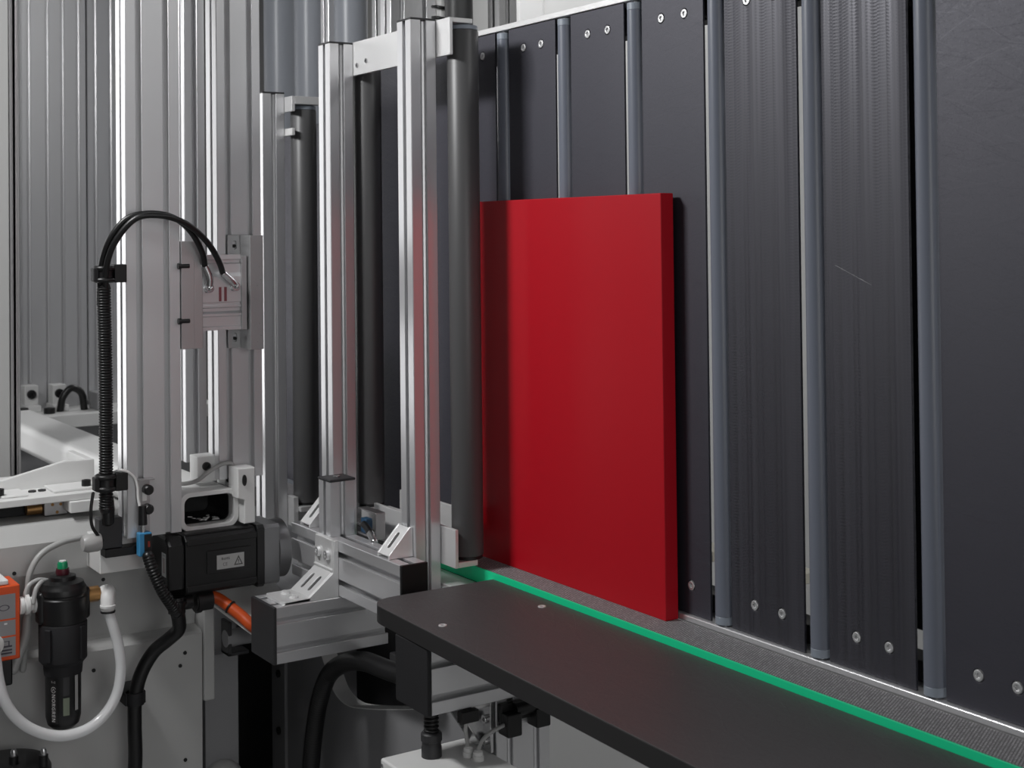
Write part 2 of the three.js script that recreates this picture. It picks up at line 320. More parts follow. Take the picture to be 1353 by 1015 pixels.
// ---------------------------------------------------------------- roller posts in front of the wall
function post(x, z, y0, y1, label) {
  const t = thing('roller_post', label, 'post', [x - U / 2, y0, z - U / 2]);
  part(t, 'profile_bar', profY(U, U, 1, 1, y1 - y0 - 0.004), M.alu);
  part(t, 'end_cap', at(box(U + 0.0005, 0.004, U + 0.0005, 0.001), 0, y1 - y0 - 0.002, 0), M.capDark);
  return t;
}
post(-0.097, 0.2, 0.72, 1.899, 'front aluminium roller post nearest the red panel, tinted red by it');
post(-0.434, 0.2, 0.72, 1.896, 'middle aluminium roller post joined to the front one by a plate');
post(-0.776, 0.2, 0.85, 1.826, 'shorter aluminium roller post behind the motor');
function pressRoller(x, y0, y1, label, z = 0.105) {
  const t = thing('press_roller', label, 'roller', [x, y0, z]);
  part(t, 'roller_tube', lathe([[0, 0.006], [0.0282, 0.006], [0.029, 0.008], [0.029, y1 - y0 - 0.012], [0.028, y1 - y0 - 0.010], [0, y1 - y0 - 0.010]], 56), M.darkRoller);
  part(t, 'end_collar', lathe([[0, 0], [0.0275, 0], [0.0275, 0.0055], [0, 0.0055]], 48), M.black);
  part(t, 'end_collar', lathe([[0, y1 - y0 - 0.0095], [0.028, y1 - y0 - 0.0095], [0.028, y1 - y0 - 0.0035], [0.027, y1 - y0 - 0.002], [0, y1 - y0 - 0.002]], 48), M.pipeCollar);
  part(t, 'axle', at(cyl(0.006, y1 - y0 - 0.001, 16), 0, (y1 - y0) / 2, 0), M.steel);
}
pressRoller(-0.0725, 0.9145, 1.887, 'dark grey press roller overlapping the left edge of the red panel');
pressRoller(-0.455, 0.95, 1.887, 'dark grey press roller in shade right of the middle post');
pressRoller(-0.768, 0.9045, 1.7965, 'dark grey press roller between the shorter and the middle post');
// upper plate joining the two tall posts and holding the front roller
{
  const t = thing('roller_bracket', 'long aluminium angle plate across the tops of the two tall posts', 'bracket', [0, 0, 0]);
  part(t, 'face_plate', span(-0.49, -0.0476, 1.8285, 1.8965, 0.1405, 0.147, 0.0008), M.cast);
  part(t, 'top_flange', span(-0.49, -0.0476, 1.8875, 1.8965, 0.098, 0.1404, 0.0015), M.cast);
  for (const [x, y] of [[-0.415, 1.848], [-0.375, 1.853]]) part(t, 'screw', bolt.z(0.005, 0.003), M.steel, [x, y, 0.1465]);
}
{
  const t = thing('roller_bracket', 'aluminium angle bracket under the front dark press roller', 'bracket', [0, 0, 0]);
  part(t, 'face_plate', span(-0.36, -0.0457, 0.904, 0.973, 0.1405, 0.147, 0.0008), M.cast);
  part(t, 'base_flange', span(-0.185, -0.0457, 0.904, 0.914, 0.0995, 0.1404, 0.0015), M.cast);
  part(t, 'rear_channel', span(-0.40, -0.11, 0.930, 0.985, 0.062, 0.068, 0.001), M.cast);
}
{
  const t = thing('channel_block', 'cast aluminium block behind the small blue sensor', 'block', [0, 0, 0]);
  part(t, 'block_body', span(-0.43, -0.31, 0.916, 0.9485, 0.075, 0.1398, 0.001), M.cast);
}
{
  const t = thing('roller_bracket', 'small square aluminium bracket on top of the shorter post', 'bracket', [0, 0, 0]);
  part(t, 'side_plate', span(-0.81, -0.7365, 1.781, 1.815, 0.1395, 0.147, 0.0008), M.cast);
  part(t, 'top_arm', span(-0.81, -0.7365, 1.797, 1.815, 0.078, 0.1392, 0.001), M.cast);
  part(t, 'clamp_block', span(-0.80, -0.738, 1.728, 1.744, 0.139, 0.1465, 0.001), M.white);
}
{
  const t = thing('roller_bracket', 'low aluminium bracket at the foot of the dark roller beside the shorter post', 'bracket', [0, 0, 0]);
  part(t, 'face_plate', span(-0.79, -0.745, 0.86, 0.925, 0.135, 0.1465, 0.001), M.cast);
  part(t, 'base_flange', span(-0.81, -0.733, 0.893, 0.904, 0.075, 0.1345, 0.001), M.cast);
}

// wide beam B on which the posts are braced, and the beam A under it
{
  const t = thing('cross_beam', 'wide aluminium profile beam with black end cap carrying the posts', 'beam', [-0.519, 0.8695, 0.2268]);
  part(t, 'profile_bar', profX(2 * U, U, 2, 1, 0.46), M.alu);
  part(t, 'end_cap', at(box(0.007, 2 * U + 0.001, U + 0.001, 0.0015), 0.4635, 0, 0), M.black);
}
{
  const t = thing('support_beam', 'square aluminium profile beam with dark end cap pointing to the camera', 'beam', [-0.3525, 0.763, 0.15]);
  part(t, 'profile_bar', profZ(2 * U, 2 * U, 2, 2, 0.232), M.alu);
  part(t, 'end_cap', at(box(2 * U + 0.001, 2 * U + 0.001, 0.007, 0.0015), 0, 0, 0.2355), M.capDark);
}
{
  const t = thing('stub_post', 'short capped aluminium post standing on the wide beam', 'post', [-0.337 - U / 2, 0.9222, 0.2268]);
  part(t, 'profile_bar', profY(U, U, 1, 1, 0.105), M.alu);
  const cap = part(t, 'end_cap', at(box(U + 0.003, 0.005, U + 0.003, 0.002), 0, 0.1078, 0), M.capDark);
  part(cap, 'screw', bolt.y(0.006, 0.003), M.steel, [0.002, 0.11, 0.0]);
}
// braces: a plate with slots on the slope between two webs
function slopePlate(x0, x1, za, ya, zb, yb, t, slots) {                 // from foot (za, ya) to head (zb, yb)
  const L = Math.hypot(zb - za, yb - ya), w = x1 - x0, s = poly([[0, 0], [w, 0], [w, L], [0, L]]);
  for (const [x, y, sw, sh] of slots) s.holes.push(slotHole(x, y, sw, sh));
  const g = extrude(s, t, 0.0006, 12), a = Math.atan2(yb - ya, za - zb);                    // plate rises towards -z
  g.translate(0, 0, -t).rotateX(-Math.PI / 2).rotateX(a);
  return at(g, x0, ya, za);
}
{
  const t = thing('angle_brace', 'large cast aluminium angle brace with slots joining both beams', 'brace', [0, 0, 0]);
  const x0 = -0.388, x1 = -0.303, y = 0.8157, z = 0.2533;
  const web = (a, b) => slabX([[z, y], [z, 0.923], [0.2618, 0.9215], [0.2645, 0.862], [0.314, 0.8225], [0.361, 0.8205], [0.368, 0.8158]], a, b, 0.0008);
  const foot = (() => { const s = poly([[0, 0], [x1 - x0, 0], [x1 - x0, 0.051], [x1 - x0 - 0.012, 0.056], [0.012, 0.056], [0, 0.051]]); return at(extrude(s, 0.006, 0.0008).rotateX(Math.PI / 2), x0, 0.8220, 0.313); })();
  part(t, 'brace_body', merge([web(x0, x0 + 0.006), web(x1 - 0.006, x1), span(x0 + 0.006, x1 - 0.006, 0.86, 0.924, z, 0.2642, 0.002), slopePlate(x0 + 0.005, x1 - 0.005, 0.3145, 0.8228, 0.2642, 0.8635, 0.005, [[0.022, 0.030, 0.011, 0.036], [0.053, 0.030, 0.011, 0.036]]), foot,
    slopePlate(x0 + 0.004, x1 - 0.004, 0.2680, 0.868, 0.2635, 0.8695, 0.004, [])]), M.cast);
  for (const x of [x0 + 0.023, x1 - 0.023]) { part(t, 'bolt', bolt.z(0.0095, 0.007), M.screw, [x, 0.893, 0.2642]); part(t, 'bolt', bolt.y(0.0085, 0.005), M.cast, [x, 0.8216, 0.336]); }
}
for (const [x0, label] of [[-0.151, 'small slotted aluminium gusset bracing the front post'], [-0.4845, 'small slotted aluminium gusset bracing the middle post, left of the stub post']]) {
  const x1 = x0 + 0.045, t = thing('gusset_brace', label, 'brace', [0, 0, 0]);
  const web = (a, b) => slabX([[0.2003, 0.9224], [0.2003, 0.975], [0.206, 0.9755], [0.2495, 0.929], [0.2495, 0.9224]], a, b, 0.0008);
  part(t, 'brace_body', merge([web(x0, x0 + 0.005), web(x1 - 0.005, x1), slopePlate(x0 + 0.004, x1 - 0.004, 0.2492, 0.9285, 0.2065, 0.9745, 0.005, [[0.0185, 0.031, 0.010, 0.034]])]), M.cast);
}
// small sensor between the posts
{
  const t = thing('light_sensor', 'small blue sensor with plugged cable end on the wide beam', 'sensor', [-0.318, 0.924, 0.185]);
  part(t, 'sensor_body', at(box(0.024, 0.028, 0.014, 0.002), 0, 0.017, 0), M.blueDark);
  part(t, 'mount_bracket', merge([at(box(0.075, 0.0025, 0.02, 0.0006), 0.02, 0.049, 0), at(box(0.0025, 0.05, 0.02, 0.0006), 0.057, 0.024, 0), at(box(0.075, 0.003, 0.022, 0.0006), 0.02, 0.0015, 0)]), M.satin);
  part(t, 'plug', sweep([[0.012, 0.022, 0.012], [0.032, 0.016, 0.014], [0.045, 0.011, 0.016]], 0.0068, { seg: 24 }), M.black);
  part(t, 'plug_sleeve', sweep([[0.046, 0.0105, 0.016], [0.07, 0.0, 0.02]], 0.0072, { seg: 16 }), M.steel);
  part(t, 'lens', at(new THREE.SphereGeometry(0.006, 16, 10), 0.004, 0.02, 0.008), M.white);
}

// ---------------------------------------------------------------- tall columns on the left
function column(name, label, x1, z0, w, d, nw, nd, y0, y1, mat = M.alu) {      // x1, z0: right face and front face
  const t = thing(name, label, 'column', [x1 - w / 2, y0, z0 - d / 2]);
  part(t, 'profile_bar', profY(w, d, nw, nd, y1 - y0), mat);
  return t;
}
column('lift_column', 'wide two-slot aluminium lift column with a cable duct on its left', -0.49, 0.6, 0.056, 0.106, 1, 2, 0.9375, 2.7);
column('machine_column', 'narrow aluminium column directly right of the lift column', -0.723, 0.4, 0.046, 0.046, 1, 1, 1.03, 2.7);
column('machine_column', 'two-slot aluminium column carrying the steel plate of the cylinder', -0.537, 0.4, 0.058, 0.0935, 1, 2, 1.02, 2.7);
// pneumatic cylinder between lift column and machine column
{
  const x = -0.49, t = thing('air_cylinder', 'flat aluminium air cylinder between two end plates at the lift column', 'cylinder', [0, 0, 0]);
  const body = (() => {
    const h = 0.148, zA = 0.3685, zB = 0.4495, y = 1.3205, f = x - 0.004;
    // ribbed front: section in (x, y) swept along z
    const s = poly([[-0.034, 0], [0, 0], [0, 0.006], [-0.003, 0.008], [-0.003, 0.026], [0.001, 0.028], [0.001, 0.032], [-0.006, 0.037], [-0.006, 0.043], [-0.001, 0.045], [-0.001, 0.049], [-0.005, 0.050], [-0.005, 0.054], [0, 0.055], [0, 0.105], [-0.003, 0.112], [-0.003, 0.130], [-0.006, 0.132], [-0.006, 0.138], [0, 0.139], [0, h], [-0.034, h]]);
    return at(extrude(s, zB - zA), f, y, zA);
  })();
  part(t, 'cylinder_body', body, M.alu);
  const rod = part(t, 'end_plate', span(x - 0.038, x + 0.002, 1.2875, 1.496, 0.4495, 0.4665, 0.001), M.satin);
  part(rod, 'clamp_face', span(x - 0.028, x + 0.0045, 1.2875, 1.496, 0.4668, 0.4935, 0.001), M.satin);
  for (const y of [1.342, 1.448]) part(t, 'clamp_screw', merge([at(cyl(0.0042, 0.017, 18).rotateX(Math.PI / 2), x + 0.006, y, 0.4865), at(cyl(0.006, 0.006, 18).rotateX(Math.PI / 2), x + 0.006, y, 0.4975)]), M.black);
  part(t, 'end_plate', span(x - 0.038, x + 0.001, 1.3195, 1.466, 0.3575, 0.3683, 0.001), M.satin);
  part(t, 'print_mark', merge([0, 1].map((k) => span(x - 0.0042, x - 0.0035, 1.377, 1.405, 0.398 + k * 0.011, 0.4035 + k * 0.011, 0.0002))), std({ color: 0x8c4a52, roughness: 0.6 }));
  for (const [z, y] of [[0.437, 1.4035], [0.383, 1.4055]]) {
    part(t, 'port_fitting', merge([at(bolt.x(0.0085, 0.012), x - 0.003, y, z), at(cyl(0.0105, 0.004, 6).rotateZ(Math.PI / 2), x - 0.002, y, z), at(new THREE.SphereGeometry(0.005, 14, 10), x + 0.0105, y, z)]), M.steel);
  }
  part(t, 'port_elbow', sweep([[x + 0.004, 1.405, 0.437], [x + 0.006, 1.423, 0.437], [x + 0.006, 1.446, 0.4455]], 0.0072, { seg: 24 }), M.steel);
  part(t, 'port_elbow', sweep([[x + 0.004, 1.407, 0.383], [x + 0.007, 1.416, 0.392], [x + 0.007, 1.431, 0.409]], 0.0072, { seg: 24 }), M.steel);
}
{
  const t = thing('steel_bracket', 'tall grey steel angle plate bolted right of the air cylinder', 'bracket', [0, 0, 0]);
  const s = poly([[-0.381, 1.281], [-0.332, 1.281], [-0.332, 1.5075], [-0.381, 1.5075]]);
  for (const y of [1.302, 1.487]) s.holes.push(slotHole(-0.3665, y, 0.0085, 0.017));
  part(t, 'flange_plate', at(extrude(s, 0.006, 0.0007).rotateY(Math.PI / 2), -0.536, 0, 0), M.plateSteel);
  for (const y of [1.302, 1.487]) part(t, 'bolt', at(bolt.x(0.0036, 0.005), -0.5362, y - 0.002, 0.3665), M.black);  // black heads stand in for the shade inside the slot holes
  part(t, 'web_plate', span(-0.529, -0.478, 1.280, 1.506, 0.3275, 0.3555, 0.001), M.plateSteel);
}
solo('air_hose', 'thin black air hose arching over to the left port of the cylinder', 'hose', sweep([[-0.505, 1.38, 0.646], [-0.484, 1.462, 0.646], [-0.466, 1.508, 0.633], [-0.453, 1.541, 0.606], [-0.444, 1.549, 0.567], [-0.444, 1.541, 0.523], [-0.452, 1.514, 0.486], [-0.468, 1.472, 0.457], [-0.482, 1.449, 0.4475]], 0.0058), M.rubber, [0, 0, 0]);
solo('air_hose', 'thin black air hose arching over to the right port of the cylinder', 'hose', sweep([[-0.5, 1.38, 0.636], [-0.472, 1.460, 0.640], [-0.452, 1.508, 0.624], [-0.436, 1.541, 0.594], [-0.427, 1.5445, 0.553], [-0.430, 1.530, 0.505], [-0.446, 1.494, 0.456], [-0.466, 1.456, 0.425], [-0.482, 1.433, 0.4105]], 0.0058), M.rubber, [0, 0, 0]);
solo('corrugated_duct', 'black corrugated cable duct standing left of the lift column', 'duct', sweep([[-0.497, 0.998, 0.638], [-0.495, 1.1, 0.638], [-0.495, 1.25, 0.638], [-0.497, 1.41, 0.640]], 0.0132, { seg: 640, radial: 18, ring: corrugated(0.0052, 0.16) }), M.rubber);
for (const [y, n] of [[1.436, 'upper'], [1.046, 'lower']]) {
  const t = thing('duct_clamp', `black plastic ${n} clamp holding the corrugated duct to the lift column`, 'clamp', [-0.497, y, 0.632]);
  part(t, 'clamp_ring', merge([at(new THREE.TorusGeometry(0.0165, 0.005, 10, 28).rotateX(Math.PI / 2), 0, 0.011, 0.006), at(new THREE.TorusGeometry(0.0165, 0.005, 10, 28).rotateX(Math.PI / 2), 0, -0.011, 0.006), at(cyl(0.0175, 0.032, 28), 0, 0, 0.006)]), M.black);
  part(t, 'clamp_foot', span(-0.012, 0.016, -0.016, 0.018, -0.0315, -0.008, 0.002), M.black);
  part(t, 'clamp_ear', span(-0.008, 0.012, -0.013, 0.012, 0.02, 0.030, 0.002), M.blackMatt);
}
solo('duct_end_cable', 'black cable loop below the lower duct clamp', 'cable', sweep([[-0.49, 1.03, 0.664], [-0.487, 1.0, 0.669], [-0.487, 0.97, 0.667], [-0.49, 0.95, 0.655], [-0.498, 0.94, 0.645]], 0.003), M.rubber);
{
  const t = thing('switch_block', 'dark connector block under the corrugated duct', 'block', [0, 0, 0]);
  part(t, 'block_body', span(-0.527, -0.498, 0.921, 0.978, 0.607, 0.651, 0.002), M.capDark);
  part(t, 'foot_plate', span(-0.527, -0.495, 0.905, 0.9205, 0.567, 0.64, 0.0015), M.black);
  part(t, 'cable_stub', lathe([[0.004, 0], [0.011, 0.004], [0.013, 0.03], [0.011, 0.054], [0.004, 0.056]], 20), M.rubber, [-0.5, 0.964, 0.634]);
  part(t, 'round_fitting', lathe([[0, 0], [0.015, 0.001], [0.017, 0.006], [0.017, 0.026], [0.013, 0.034], [0, 0.035]], 28).rotateX(Math.PI / 2), M.greyCable, [-0.497, 0.937, 0.648]);
}
// sensor on the lift column
{
  const t = thing('column_sensor', 'blue proximity sensor hanging by black plugs on the lift column', 'sensor', [0, 0, 0]);
  const x = -0.489;
  part(t, 'mount_plate', merge([span(x, x + 0.003, 0.93, 1.048, 0.558, 0.581, 0.0008), span(x, x + 0.018, 1.046, 1.0485, 0.553, 0.583, 0.0006)]), M.satin);
  for (const y of [1.0275, 0.991]) part(t, 'round_plug', lathe([[0, 0], [0.0095, 0], [0.0095, 0.014], [0.007, 0.017], [0, 0.017]], 24).rotateZ(-Math.PI / 2), M.black, [x + 0.003, y, 0.564]);
  part(t, 'white_tag', span(x + 0.0032, x + 0.006, 1.006, 1.022, 0.5645, 0.574, 0.0005), M.white);
  part(t, 'plug_body', at(cyl(0.0085, 0.036, 20, 0.0075), x + 0.0125, 0.981, 0.575), M.black);
  part(t, 'plug_collar', at(cyl(0.0055, 0.014, 18), x + 0.0125, 0.956, 0.575), M.steel);
  const b = part(t, 'sensor_body', span(x + 0.004, x + 0.022, 0.905, 0.949, 0.5605, 0.585, 0.002), M.blue);
  part(b, 'sensor_face', span(x + 0.0221, x + 0.0235, 0.907, 0.946, 0.561, 0.5755, 0.0005), M.black);
  part(b, 'red_mark', merge([span(x + 0.0236, x + 0.0242, 0.922, 0.933, 0.565, 0.569, 0.0002)]), std({ color: 0x8a2a1c, roughness: 0.5 }));
}
solo('sensor_cable', 'thin white cable running from the duct to the column sensor', 'cable', sweep([[-0.4935, 1.0655, 0.62], [-0.4845, 1.068, 0.612], [-0.4835, 1.063, 0.6], [-0.4835, 1.05, 0.587], [-0.4825, 1.035, 0.5825], [-0.4815, 1.012, 0.5815], [-0.4785, 0.995, 0.579]], 0.0028), M.white);
solo('corrugated_hose', 'black corrugated hose leading down from the blue sensor to the motor cable', 'hose', sweep([[-0.458, 0.906, 0.571], [-0.448, 0.885, 0.567], [-0.443, 0.843, 0.550], [-0.452, 0.808, 0.527], [-0.47, 0.79, 0.514]], 0.0115, { seg: 300, radial: 16, ring: corrugated(0.0055, 0.16) }), M.rubber);

// ---------------------------------------------------------------- motor
function labelTexture(w, h, paint) { return canvas(w, h, paint, true); }
{
  const x1 = -0.47, xc = -0.524, yc = 0.8735, t = thing('servo_motor', 'black servo motor with silver label and grey gearbox flange', 'motor', [0, 0, 0]);
  const shell = (hw, hh, c) => poly([[-hw + c, -hh], [hw - c, -hh], [hw, -hh + c], [hw, hh - c], [hw - c, hh], [-hw + c, hh], [-hw, hh - c], [-hw, -hh + c]]);
  part(t, 'motor_body', merge([at(extrude(shell(0.0525, 0.0575, 0.011), 0.145, 0.002), xc, yc, 0.3485), ...[-1, 1].map((k) => span(x1 - 0.003, x1 + 0.0025, yc + k * 0.044 - 0.006, yc + k * 0.044 + 0.006, 0.349, 0.492, 0.002)), span(x1 - 0.002, x1 + 0.0015, yc - 0.02, yc + 0.024, 0.362, 0.452, 0.001), span(xc - 0.044, xc + 0.044, yc + 0.056, yc + 0.0595, 0.352, 0.49, 0.001)]), M.black);
  part(t, 'encoder_housing', at(extrude(shell(0.0515, 0.0575, 0.016), 0.033, 0.006), xc, yc, 0.4945), M.black);
  part(t, 'mount_flange', at(extrude(shell(0.054, 0.061, 0.006), 0.0155, 0.0015), xc, yc, 0.3325), M.black);
  part(t, 'gearbox', at(extrude(shell(0.052, 0.0585, 0.006), 0.032, 0.001), xc, yc, 0.300), M.gearMetal);
  part(t, 'gearbox_ring', at(cyl(0.058, 0.024, 56).rotateX(Math.PI / 2), xc, yc, 0.288), M.gearMetal);
  const tex = labelTexture(256, 128, (g, w, h) => {
    g.fillStyle = '#a9a9a8'; g.fillRect(0, 0, w, h); g.fillStyle = '#3c3c3c'; g.font = 'bold 32px sans-serif'; g.fillText('RoHS', 42, 48); g.font = '40px sans-serif'; g.fillText('CE', 56, 102);
    g.fillStyle = '#3e3e3a'; g.beginPath(); g.moveTo(203, 22); g.lineTo(244, 108); g.lineTo(160, 108); g.closePath(); g.fill(); g.fillStyle = '#a9a9a8'; g.beginPath(); g.moveTo(203, 42); g.lineTo(230, 98); g.lineTo(175, 98); g.closePath(); g.fill();
    g.fillStyle = '#3e3e3a'; g.fillRect(199, 58, 8, 22); g.fillRect(199, 84, 8, 8);
  });
  part(t, 'label_plate', new THREE.PlaneGeometry(0.056, 0.0275).rotateY(Math.PI / 2), std({ map: tex, roughness: 0.4 }), [x1 + 0.0018, 0.8735, 0.4045], 'silver printed label with warning triangle');
  const tex2 = labelTexture(64, 256, (g, w, h) => { g.fillStyle = '#dcdcda'; g.fillRect(0, 0, w, h); g.fillStyle = '#9a6a66'; for (let k = 0; k < 9; k++) g.fillRect(18, 60 + k * 18, 28, 9); g.fillStyle = '#8a8a8a'; g.fillRect(14, 22, 36, 6); });
  part(t, 'type_label', new THREE.PlaneGeometry(0.024, 0.045), std({ map: tex2, roughness: 0.4 }), [-0.497, 0.877, 0.5278], 'white paper label on the end face');
  part(t, 'cable_socket', merge([at(cyl(0.0165, 0.03, 24, 0.014), -0.482, 0.801, 0.508), at(cyl(0.0185, 0.006, 24), -0.482, 0.806, 0.508)]), M.black);
  part(t, 'power_socket', merge([at(cyl(0.020, 0.034, 24).rotateX(Math.PI / 2), -0.495, 0.799, 0.452), at(cyl(0.023, 0.008, 24).rotateX(Math.PI / 2), -0.495, 0.799, 0.462), at(cyl(0.015, 0.03, 20).rotateX(Math.PI / 2), -0.495, 0.801, 0.49)]), M.black);
}
solo('motor_cable', 'thick black cable curving down in an S from the motor', 'cable', sweep([[-0.482, 0.792, 0.508], [-0.485, 0.77, 0.503], [-0.497, 0.749, 0.5], [-0.515, 0.729, 0.513], [-0.528, 0.706, 0.538], [-0.533, 0.668, 0.561], [-0.535, 0.627, 0.572], [-0.535, 0.57, 0.574], [-0.535, 0.512, 0.573], [-0.535, 0.44, 0.577], [-0.535, 0.34, 0.58], [-0.535, 0.02, 0.58]], 0.0135, { seg: 120, radial: 18 }), M.rubber);
{
  const t = thing('cable_clamp', 'black clamp around the thick motor cable', 'clamp', [-0.535, 0.622, 0.573]);
  part(t, 'clamp_ring', at(cyl(0.017, 0.024, 28), 0, 0, 0), M.blackMatt); part(t, 'clamp_foot', span(-0.085, 0.004, -0.012, 0.012, -0.02, 0.02, 0.002), M.blackMatt);
}
{
  const t = thing('power_cable', 'orange sheathed power cable leaving the motor socket', 'cable', [0, 0, 0]);
  part(t, 'cable_sheath', sweep([[-0.497, 0.803, 0.431], [-0.49, 0.7966, 0.4193], [-0.47, 0.7824, 0.404], [-0.45, 0.7669, 0.3889], [-0.43, 0.7503, 0.3755], [-0.426, 0.735, 0.355], [-0.43, 0.72, 0.33]], 0.0112), M.orangeCable);
  part(t, 'cable_cores', sweep([[-0.497, 0.806, 0.4345], [-0.495, 0.8, 0.425], [-0.49, 0.7955, 0.418]].map(([x, y, z]) => [x - 0.002, y + 0.002, z + 0.003]), 0.0092), M.rubber);
  part(t, 'cable_tie', new THREE.TorusGeometry(0.0115, 0.0022, 10, 24).applyQuaternion(new THREE.Quaternion().setFromUnitVectors(V(0, 0, 1), V(0.68, -0.52, -0.515).normalize())), M.black, [-0.471, 0.7832, 0.4048]);
}

// ---------------------------------------------------------------- white carriage, hollow arm and column feet
{
  const t = thing('box_beam', 'white hollow steel arm with rounded open end beside the lift column', 'arm', [0, 0, 0]);
  const rr = (hw, hh, r) => { const s = new THREE.Shape(); s.moveTo(-hw + r, -hh); s.lineTo(hw - r, -hh); s.absarc(hw - r, -hh + r, r, -Math.PI / 2, 0); s.lineTo(hw, hh - r); s.absarc(hw - r, hh - r, r, 0, Math.PI / 2); s.lineTo(-hw + r, hh); s.absarc(-hw + r, hh - r, r, Math.PI / 2, Math.PI); s.lineTo(-hw, -hh + r); s.absarc(-hw + r, -hh + r, r, Math.PI, Math.PI * 1.5); return s; };
  const s = rr(0.0605, 0.0375, 0.021); s.holes.push(rr(0.0505, 0.0285, 0.014));
  part(t, 'hollow_tube', at(extrude(s, 1.55, 0.0015, 12).rotateY(Math.PI / 2), -2.06, 0.9685, 0.4305), M.white);
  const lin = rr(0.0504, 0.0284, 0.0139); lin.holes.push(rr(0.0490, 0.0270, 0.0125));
  part(t, 'shade_lining', merge([at(extrude(rr(0.0500, 0.0280, 0.0135), 0.01).rotateY(Math.PI / 2), -0.66, 0.9685, 0.4305), at(extrude(lin, 0.115, 0, 12).rotateY(Math.PI / 2), -0.652, 0.9685, 0.4305)]), M.black);  // black sleeve and plug put the tube's inner shade into colour
  part(t, 'crumbs', merge(Array.from({ length: 16 }, () => at(box(0.004 + rnd() * 0.006, 0.002 + rnd() * 0.002, 0.003 + rnd() * 0.005, 0.0006).rotateY(rnd() * 3), -0.545 - rnd() * 0.05, 0.9415, 0.395 + rnd() * 0.05))), M.white);
}
{
  const t = thing('end_block', 'white cast block with oval hole right of the hollow arm', 'block', [0, 0, 0]);
  const s = poly([[-0.036, 0.938], [0.002, 0.938], [0.002, 1.0465], [-0.036, 1.0465]]);
  const g = at(extrude(poly([[0.347, 0.9385], [0.3695, 0.9385], [0.3695, 0.985], [0.383, 0.99], [0.383, 1.0475], [0.347, 1.0475]].map(([z, y]) => [-z, y])), 0.05, 0.002).rotateY(Math.PI / 2), -0.532, 0, 0);
  part(t, 'block_body', g, M.white);
  part(t, 'oval_bush', at(extrude((() => { const q = new THREE.Shape(); q.absellipse(0, 0, 0.0045, 0.011, 0, Math.PI * 2); return q; })(), 0.003).rotateY(Math.PI / 2), -0.4822, 1.024, 0.3695), M.black);
}
for (const [x, y0, y1, z0, z1, hole, label] of [[-0.56, 1.015, 1.066, 0.394, 0.436, 0.418, 'white foot block under the narrow machine column'], [-0.575, 1.0, 1.067, 0.353, 0.3725, 0.363, 'slim white foot block with black bolts left of the oval hole block']]) {
  const t = thing('foot_block', label, 'block', [0, 0, 0]);
  part(t, 'block_body', span(x - 0.045, x, y0, y1, z0, z1, 0.002), M.white);
  part(t, 'bolt', at(bolt.x(0.0085, 0.006), x - 0.001, y1 - 0.02, hole), M.black); if (z1 - z0 < 0.03) part(t, 'bolt', at(bolt.x(0.0085, 0.006), x - 0.001, y0 + 0.014, hole), M.black);
}
solo('ground_lead', 'thin grey lead looped over the top of the hollow arm', 'cable', sweep([[-0.60, 1.013, 0.485], [-0.56, 1.016, 0.461], [-0.545, 1.022, 0.443], [-0.535, 1.04, 0.42], [-0.53, 1.052, 0.396], [-0.53, 1.052, 0.378], [-0.54, 1.036, 0.366]], 0.0042), M.greyCable);
{
  const t = thing('carriage', 'white welded carriage plate with sloping rib at the left edge', 'carriage', [0, 0, 0]);
  part(t, 'base_plate', span(-0.93, -0.65, 0.9905, 1.0045, 0.585, 1.05, 0.002), M.white);
  part(t, 'sloping_rib', slabX([[1.05, 1.0], [1.05, 0.955 + 0.0], [1.05, 0.985], [0.771, 1.026], [0.645, 1.0535], [0.585, 1.052], [0.585, 1.0]].filter((_, k) => k !== 1), -0.762, -0.75, 0.0015), M.white);
  part(t, 'cross_rib', span(-0.90, -0.763, 1.0, 1.052, 0.585, 0.60, 0.002), M.white);
  part(t, 'raised_pad', span(-0.748, -0.672, 1.0046, 1.010, 0.605, 0.687, 0.002), M.white); part(t, 'raised_pad', span(-0.748, -0.672, 1.0046, 1.009, 0.735, 0.785, 0.002), M.white);
  part(t, 'stop_block', span(-0.69, -0.64, 0.968, 0.990, 0.585, 0.664, 0.002), M.white);
  for (const z of [0.619, 0.786]) part(t, 'bolt', at(bolt.y(0.009, 0.014), -0.69, 1.008, z), M.black);
  for (const z of [0.699, 0.718]) part(t, 'bolt', at(bolt.y(0.0075, 0.004), -0.715, 1.004, z), M.capDark);
}
{
  const t = thing('slide_rail', 'dark linear rail with runner block under the white carriage', 'rail', [0, 0, 0]);
  part(t, 'rail_bar', span(-0.82, -0.735, 0.9565, 0.9895, 0.585, 1.05, 0.002), M.frameBlack);
  part(t, 'runner_block', span(-0.734, -0.695, 0.9575, 0.985, 0.655, 0.700, 0.002), M.satin);
  part(t, 'end_seal', at(cyl(0.0105, 0.029, 24).rotateX(Math.PI / 2), -0.712, 0.971, 0.716), M.brass);
  for (const [z, y] of [[0.668, 0.9785], [0.684, 0.979], [0.675, 0.9635]]) part(t, 'screw', at(bolt.x(0.003, 0.002), -0.6955, y, z), M.brass);
}
